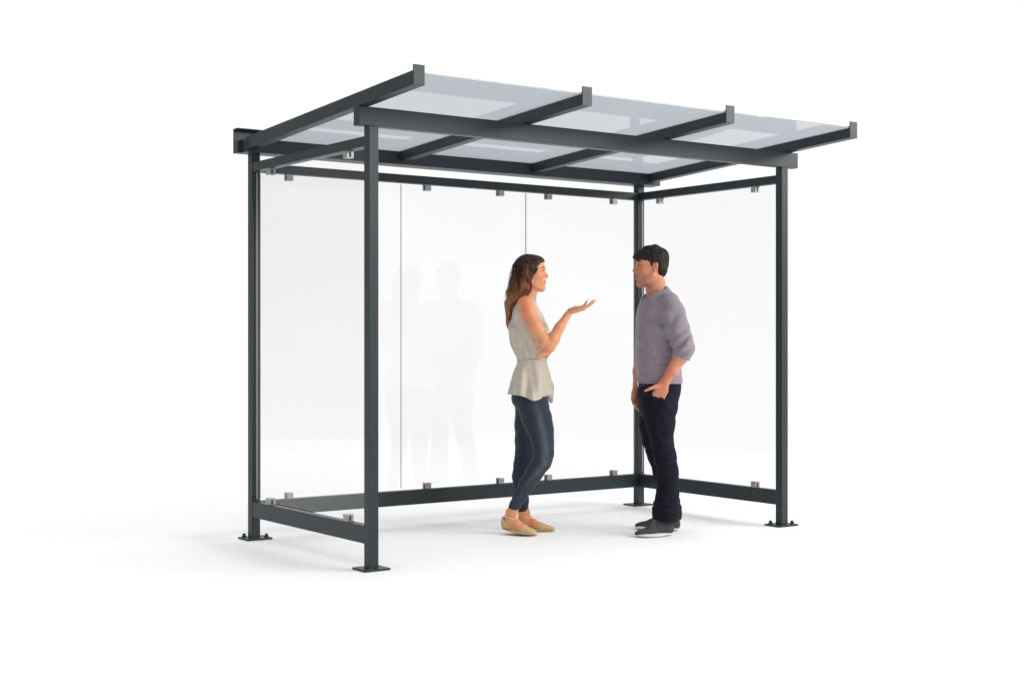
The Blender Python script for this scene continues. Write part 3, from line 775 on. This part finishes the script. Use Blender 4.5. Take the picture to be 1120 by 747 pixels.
        def keep(x, y, z):
            lx, ly, lz = f.loc(x, y, z)
            top = np.interp(lx, [-.05, .0, .022, .040, .060, .080, .115, .132, .150, .165, .25], [.082, .080, .070, .048, .026, .019, .019, .028, .046, .08, .08])
            return np.maximum(lz-top+.006, -.001-lz)*.8
        sv.clip(keep, .003)
        shoe = sv.mesh('shoe', [M['flat']], body, None, 1)
        so = Vol(lo, hi, .0022)
        so.tube([f.p(.032, 0, -.0015), f.p(.10, 0, -.0015), f.p(.158, 0, -.0015), f.p(.196, 0, -.0015)], [.0275, .0245, .0350, .0310], .02, (f.A[2], .13))
        so.mesh('sole', [M['flat_sole']], shoe, None, 1)
        beads = bmesh.new(); nb = 26
        for j in range(nb):
            th = 2*math.pi*j/nb
            c = f.p(.0545+.0375*math.cos(th), .0375*math.sin(th), .078-.006*math.cos(th))
            bmesh.ops.create_icosphere(beads, subdivisions=2, radius=.0050, matrix=Matrix.Translation(Vector(c)))
        link_mesh('ankle_strap', beads, M['pearl'], shoe, True)
woman()

# ================================================================== the man
def man():
    st = Stand(717, 8.78); q = st.q
    v = Vol((-.20, -.31, -.01), (.29, .32, 1.81), .0027)
    hf = Frame(q(713.9, 291.6, .0), (-math.cos(.12), -math.sin(.12), -.03), (-.03, 0, 1), 1.09)
    build_head(v, hf, False, .077, (.012, .84))
    v.tube([q(716.5, 304), q(717.0, 315, .005), q(719.5, 328, .01)], [.058, .056, .064], .02)
    v.loft([(q(0, p)[2], q((a+c)/2, p)[0], 0, (c-a)/2*.00564, r) for p, a, c, r in
            ((325, 708, 736, .10), (335, 702, 742, .16), (350, 699, 742, .165), (380, 698, 740, .155), (405, 699, 741, .15), (430, 700, 741, .15), (445, 702, 738, .14))], .02)
    nl = [(721.0, 444, -.085, .106), (722.0, 464, -.09, .080), (724.2, 484, -.095, .061), (726.5, 499, -.10, .058), (729.5, 518, -.105, .054), (730.3, 538, -.11, .043), (728.4, 560, -.118, .038), (727.3, 573, -.122, .036)]
    fl = [(716.5, 444, .085, .100), (714.0, 464, .095, .076), (714.5, 482, .10, .060), (719.0, 497, .11, .056), (726, 518, .12, .052), (731, 540, .13, .042), (733.5, 560, .135, .036), (734.5, 571, .135, .036)]
    for L in (nl, fl): v.tube([q(*a[:3]) for a in L], [a[3]-.012 for a in L], .03)
    h0 = q(734.8, 586.0, -.10); h0[2] = .012; t0 = q(693.3, 588.0, -.215); t0[2] = .012
    nf = Frame(h0, t0-h0, (0, 0, 1), 1.03)
    h1 = q(742.5, 580.5, .09); h1[2] = .012; t1 = q(692.8, 577.0, .185); t1[2] = .012
    ff = Frame(h1, t1-h1, (0, 0, 1), 1.13)
    for f in (nf, ff):
        build_foot(v, Frame(f.p(0, 0, -.008), f.A[0], f.A[2], f.s), .9); v.tube([f.p(.045, 0, .040), f.p(.040, 0, .095)], [.030, .030], .02)
    # near arm, hand pushed into the trouser pocket with the thumb out
    sA = [q(733.5, 334, -.150), q(736.5, 345, -.18), q(742.5, 364, -.205), q(748.3, 379, -.215)]
    v.tube(sA, [.055, .053, .048, .042], .03)
    B = [q(748.3, 379, -.215), q(744.5, 390, -.213), q(735.5, 405, -.205), q(727.5, 417, -.192), q(725.5, 420, -.19)]
    v.tube(B, [.041, .0425, .036, .0275, .0265], .012)
    hd = Frame(q(725.8, 419.6, -.190), (-.46, .22, -.86), (.12, .96, .18), 1.)
    v.tube([q(725.4, 420, -.190), q(723.5, 426, -.190), q(720.0, 433.0, -.184), q(716.5, 442, -.130)], [.027, .034, .034, .030], .012, ((.1, .97, .2), .50))
    for du in (-5, -1.5, 2, 5): v.tube([q(723.5+du*.6, 424.5, -.197), q(719.8+du*.8, 432.5-du*.2, -.186), q(715.5+du*.7, 443, -.120)], [.0115, .0105, .009], .010)
    v.tube([q(723.0, 421.5, -.196), q(716.5, 422.8, -.212), q(711.5, 424.8, -.220), q(705.9, 427.3, -.214)], [.0165, .0120, .0095, .0075], .012)
    # far arm hanging, hand showing in front of the hip
    C = [q(712, 334, .175), q(709, 350, .205), q(706, 378, .225), q(702, 392, .222)]
    v.tube(C, [.054, .052, .046, .042], .03)
    D_ = [q(702, 392, .222), q(699, 406, .21), q(697.3, 421, .195), q(697, 424.5, .19)]
    v.tube(D_, [.040, .040, .028, .026], .012)
    hg = Frame(q(697.0, 424.0, .190), (-.10, -.02, -1), (.50, -.85, 0), 1.)
    build_hand(v, hg, [(22, 26, 16), (26, 30, 18), (30, 34, 20), (32, 36, 22)], .03, ('+', [(.75, .55, .35), (.9, .25, .3), (.95, .1, .2)]), 1.0)
    body = v.mesh('person', [M['skin_m']], None, face_marks(hf, True))
    body.location = st.base; body.rotation_euler = (0, 0, -YAW)
    body['label'] = 'dark haired man in heather grey sweater and navy jeans with one hand in his pocket'
    body['category'] = 'man'
    for s_ in (-1, 1):
        ball('eye', hf.p(.0768, s_*.0305, .0095), .0116*1.09, [M['eye_white'], M['iris'], M['pupil']], body, hf, Vector(hf.v(.92, s_*.30, -.02)))
        tube_mesh('eyelash', [([hf.p(.0835, s_*.0165, .0120), hf.p(.0905, s_*.024, .0166), hf.p(.0928, s_*.031, .0170), hf.p(.0890, s_*.039, .0153), hf.p(.0800, s_*.048, .0112)], [.0005, .0008, .0009, .0008, .0004])], M['pupil'], body)
    # ---- hair
    hv = Vol(q(686, 312, -.13)-.01, q(738, 262, .13)+.01, .0025)
    hv.ell((-.004, 0, .032), (.0830, .080, .0815), .01, hf)
    hv.ell((-.034, 0, -.012), (.052, .067, .064), .02, hf)
    hv.ell((.046, .004, .062), (.056, .058, .036), .02, hf)
    hv.ell((.084, .004, .056), (.026, .045, .019), .018, hf)
    for s_ in (-1, 1): hv.ell((.034, s_*.050, .046), (.036, .022, .032), .015, hf)
    hv.ell((.000, 0, .104), (.052, .048, .018), .02, hf)
    hv.ell((-.050, 0, .055), (.040, .050, .045), .02, hf)
    for s_ in (-1, 1): hv.ell((.024, s_*.066, .010), (.012, .010, .026), .008, hf)
    def hl(x, y, z):
        lx, ly, lz = hf.loc(x, y, z)
        zl = np.interp(lx, [-.12, -.09, -.06, -.035, -.022, -.016, -.012, .010, .014, .022, .027, .062, .085, .11, .14], [-.056, -.066, -.072, -.070, -.055, -.01, .018, .020, -.008, -.006, .006, .031, .039, .043, .046])
        return (zl+.004*vnoise(lx*90, ly*90, lz*20, 4)-lz)*.7
    hv.clip(hl, .004)
    hv.disp(lambda x, y, z: .0036*vnoise(x*75+5*vnoise(x*12, y*12, z*12, 8), y*75, z*26, 5)+.0060*vnoise(x*32, y*32, z*18, 6))
    hair = hv.mesh('hair', [M['hair_m']], body, None, 1)
    # stubble is in the skin; sweater
    bv = Vol(q(690, 424, -.31)-.01, q(762, 308, .31)+.01, .0030)
    yw = .38
    secs = ((313, 716, 730, .050, 0), (318, 709.5, 734, .075, 0), (323, 705, 738, .115, 0), (328, 701.5, 741.0, .165, .005), (335, 698.0, 743, .185, .005), (343, 696.2, 744, .187, .005), (360, 695.2, 743, .180, 0), (380, 694.8, 742.0, .172, 0), (398, 695.0, 743.5, .172, 0), (410, 696.0, 745.6, .174, 0), (419.3, 697.0, 746.2, .174, 0))
    bv.loft([(q(0, p)[2], q((a+c)/2, p)[0], d_, (c-a)/2*.00564*1.0, r) for p, a, c, r, d_ in secs], .0, e=2.25, cap=.004)
    def hand_clear(): pass
    nS = [q(731.5, 331, -.140), q(735.5, 343, -.175), q(740.5, 358, -.200), q(745.5, 372, -.212), q(748.6, 380, -.216), q(745.6, 390.0, -.214)]
    bv.tube(nS, [.066, .071, .0685, .062, .057, .056], .03)
    fS = [q(711, 331, .16), q(709, 345, .20), q(707, 365, .22), q(705, 380, .225), q(702, 392, .222)]
    bv.tube(fS, [.064, .066, .062, .056, .052], .035)
    # sleeve end cut square, V neck opened
    e0, e1 = q(748.6, 380, -.216), q(735.5, 405, -.205); ax = np.array([-.30, 0, -.954]); ec = q(744.4, 392.0, -.213)
    bv.clip(lambda x, y, z: np.where((y < -.155) & (z < q(0, 386)[2]) & (z > q(0, 402)[2]) & (x > q(733, 0)[0]), (x-ec[0])*ax[0]+(y-ec[1])*ax[1]+(z-ec[2])*ax[2], -.05), .003)
    vx = np.array([-math.cos(yw), -math.sin(yw), 0])
    for s_ in (-1, 1):
        pr = np.array([-vx[1], vx[0], 0])*s_
        bv.tube([q(706.5, 328.5, -.045)+vx*.02, q(711, 321, -.02)+pr*.028+vx*.015, q(718, 311, 0)+pr*.055], [.014, .030, .042], .004, None, True)
    bv.tube([q(719, 305, 0), q(716, 318, -.01)], [.068, .060], .006, None, True)
    for f_ in (fold((.55, 0, -.83), 120,  .0095, q(746, 376, -.25), (.075, .12, .065)), fold((.3, 0, 1), 95, .0062, q(741, 388, -.25), (.07, .12, .035)),
               fold((.75, 0, .65), 62, .0090, q(724, 352, -.17), (.06, .12, .10)), fold((.45, 0, .9), 52, .0055, q(712, 380, -.15), (.12, .2, .10)), fold((.1, 0, 1), 108, .0046, q(716, 405, -.12), (.16, .25, .05)),
               fold((.9, 0, -.4), 60, .0055, q(738, 352, -.25), (.08, .1, .1)), fold((.5, 0, .8), 75, .0050, q(738, 402, -.14), (.07, .2, .05))):
        bv.disp(f_)
    hem = q(0, 411)[2]
    bv.disp(lambda x, y, z: np.where(z < hem, .0012*np.sin(np.arctan2(y, x-.01)*150), 0)+.0016*np.exp(-((z-hem)/.004)**2))
    knit = bv.mesh('sweater', [M['knit']], body, None, 1)
    # ---- jeans
    jv = Vol(q(690, 580, -.27)-.01, q(752, 412, .27)+.01, .0030)
    jv.loft([(q(0, p)[2], q((a+c)/2, p)[0], 0, (c-a)/2*.00564, r) for p, a, c, r in
             ((413, 698.5, 744, .160), (420, 698, 744.8, .163), (428, 698, 744.3, .167), (438, 698.5, 741.8, .170), (447, 699.5, 739, .160), (455, 702, 735, .13))], .02, e=2.3)
    NL = [(722.0, 446, -.085, .108), (722.5, 464, -.09, .083), (724.0, 484, -.095, .066), (727.3, 499, -.10, .064), (730.2, 518, -.105, .0635), (730.4, 538, -.11, .0640), (728.6, 553, -.115, .070), (728.2, 561, -.118, .074), (727.6, 568, -.120, .072)]
    FL = [(716.5, 446, .085, .102), (714.0, 464, .095, .080), (714.8, 482, .10, .065), (719.5, 497, .11, .062), (726, 518, .12, .061), (731, 540, .13, .060), (732.5, 553, .133, .062), (733, 561, .135, .066), (733.3, 567, .135, .064)]
    for L in (NL, FL): jv.tube([q(*a[:3]) for a in L], [a[3] for a in L], .022)
    # front panel of the jeans lies over the fingers: raised below the slanted pocket opening
    pk0, pk1 = q(710.5, 421.5, 0), q(723.5, 436.2, 0); pv = (pk1-pk0)[[0, 2]]; pl = np.linalg.norm(pv); pv = pv/pl; zt_ = q(0, 421.0)[2]
    def pocket(x, y, z):
        t_ = ((x-pk0[0])*pv[0]+(z-pk0[2])*pv[1])/pl; s1 = -(x-pk0[0])*pv[1]+(z-pk0[2])*pv[0]
        return np.where((y < -.02), -.036*np.clip(.5-s1/.005, 0, 1)*np.exp(-(np.minimum(s1, 0)/.11)**2)*np.clip((zt_-z)/.012, 0, 1)*np.exp(-(np.maximum(np.abs(t_-.62)-.45, 0)/.45)**2), 0)
    jv.disp(pocket)
    for f_ in (fold((.25, 0, 1), 123, .0052, q(722, 500, -.13), (.08, .12, .055)), fold((.1, 0, 1), 152, .0062, q(728, 552, -.11), (.09, .12, .040)), fold((-.2, 0, 1), 145, .0055, q(733, 552, .14), (.08, .1, .04)),
               fold((.8, 0, .6), 70, .0045, q(718, 452, -.12), (.10, .12, .05)), fold((-.5, 0, .8), 75, .0042, q(734, 452, -.1), (.07, .12, .06)), fold((.2, 0, 1), 101, .0045, q(712, 488, .1), (.08, .1, .05)),
               fold((.35, 0, 1), 60, .0040, q(735, 515, -.1), (.07, .12, .06)), fold((.9, 0, .1), 45, .0024, q(724, 475, -.12), (.1, .1, .12))):
        jv.disp(f_)
    jv.clip(lambda x, y, z: np.where(y < .02, q(0, 568.5, -.115)[2]-.010*np.clip((x-q(722, 0)[0])*12, -1, 1)-z, q(0, 568.0, .135)[2]-z), .003)
    jeans = jv.mesh('jeans', [M['navy']], body, None, 1)
    # belt showing under the hem at the front
    ring = []
    for j in range(41):
        th = math.pi+.75*(j/20-1)+.25; c0 = q(721.2, 421.2, 0)
        ring.append(c0+np.array([math.copysign(abs(math.cos(th))**.9, math.cos(th))*.1300, math.copysign(abs(math.sin(th))**.9, math.sin(th))*.160, 0]))
    belt = tube_mesh('belt', [(ring, [.013]*41)], M['leather'], jeans, 8)
    bm = bmesh.new(); bc = q(697.8, 419.6, -.05)
    bmesh.ops.create_cube(bm, size=1, matrix=Matrix.Translation(Vector(bc)) @ Matrix.Diagonal((.008, .045, .030, 1)))
    bmesh.ops.bevel(bm, geom=bm.edges[:], offset=.002, segments=2, affect='EDGES')
    link_mesh('buckle', bm, M['buckle'], jeans)
    tube_mesh('side_seam', [([q(725, 438, -.205), q(725.5, 452, -.195), q(725.5, 466, -.177), q(727, 484, -.165), q(730, 499, -.167), q(732.0, 518, -.171), q(732.0, 538, -.176), q(730, 556, -.187)], [.0016]*8)], M['navy'], jeans)
    # ---- trainers
    for f in (nf, ff):
        cs = [f.p(a, b_, c) for a in (-.04, .27) for b_ in (-.06, .06) for c in (-.03, .14)]
        lo, hi = np.min(cs, 0)-.01, np.max(cs, 0)+.01
        sv = Vol(lo, hi, .0023); build_foot(sv, Frame(f.p(0, 0, -.008), f.A[0], f.A[2], f.s), .97, .0065, 1.05)
        sv.tube([f.p(.036, 0, .040), f.p(.044, 0, .092)], [.040*f.s, .040*f.s], .015)
        sv.tube([f.p(.085, 0, .062), f.p(.125, 0, .046)], [.024*f.s, .020*f.s], .02)
        def keep(x, y, z):
            lx, ly, lz = f.loc(x, y, z)
            top = np.interp(lx, [-.05, .0, .05, .085, .25], [.088, .080, .070, .082, .09])
            return np.maximum(lz-top, -.004-lz)*.85
        sv.clip(keep, .003)
        shoe = sv.mesh('trainer', [M['mesh_grey']], body, None, 1)
        so = Vol(lo, hi, .0023)
        for a, b_ in ((0., .004),):
            so.tube([f.p(.030, 0, .001), f.p(.10, 0, .000), f.p(.162, 0, .000), f.p(.206, 0, .002)], [.0375*f.s, .0340*f.s, .0440*f.s, .0360*f.s], .02, (f.A[2], .21))
        so.clip(lambda x, y, z: -.0115*f.s-f.loc(x, y, z)[2]*f.s, .002)
        so.mesh('sole', [M['shoe_sole']], shoe, None, 1)
        ch = []
        for k in range(5):
            x_ = .088+.013*k; z_ = .1005-.0098*k; hw = .022+.0015*k
            ch.append(([f.p(x_-.004, -hw, z_-.016), f.p(x_, -hw*.5, z_-.003), f.p(x_+.001, 0, z_), f.p(x_, hw*.5, z_-.003), f.p(x_-.004, hw, z_-.016)], [.0036]*5))
        ch.append(([f.p(.086, 0, .088), f.p(.088, -.018, .094), f.p(.098, -.030, .080), f.p(.093, -.012, .086), f.p(.086, 0, .088)], [.0018]*5))
        ch.append(([f.p(.086, 0, .088), f.p(.088, .018, .094), f.p(.098, .030, .080), f.p(.093, .012, .086), f.p(.086, 0, .088)], [.0018]*5))
        tube_mesh('laces', ch, M['lace'], shoe)
man()
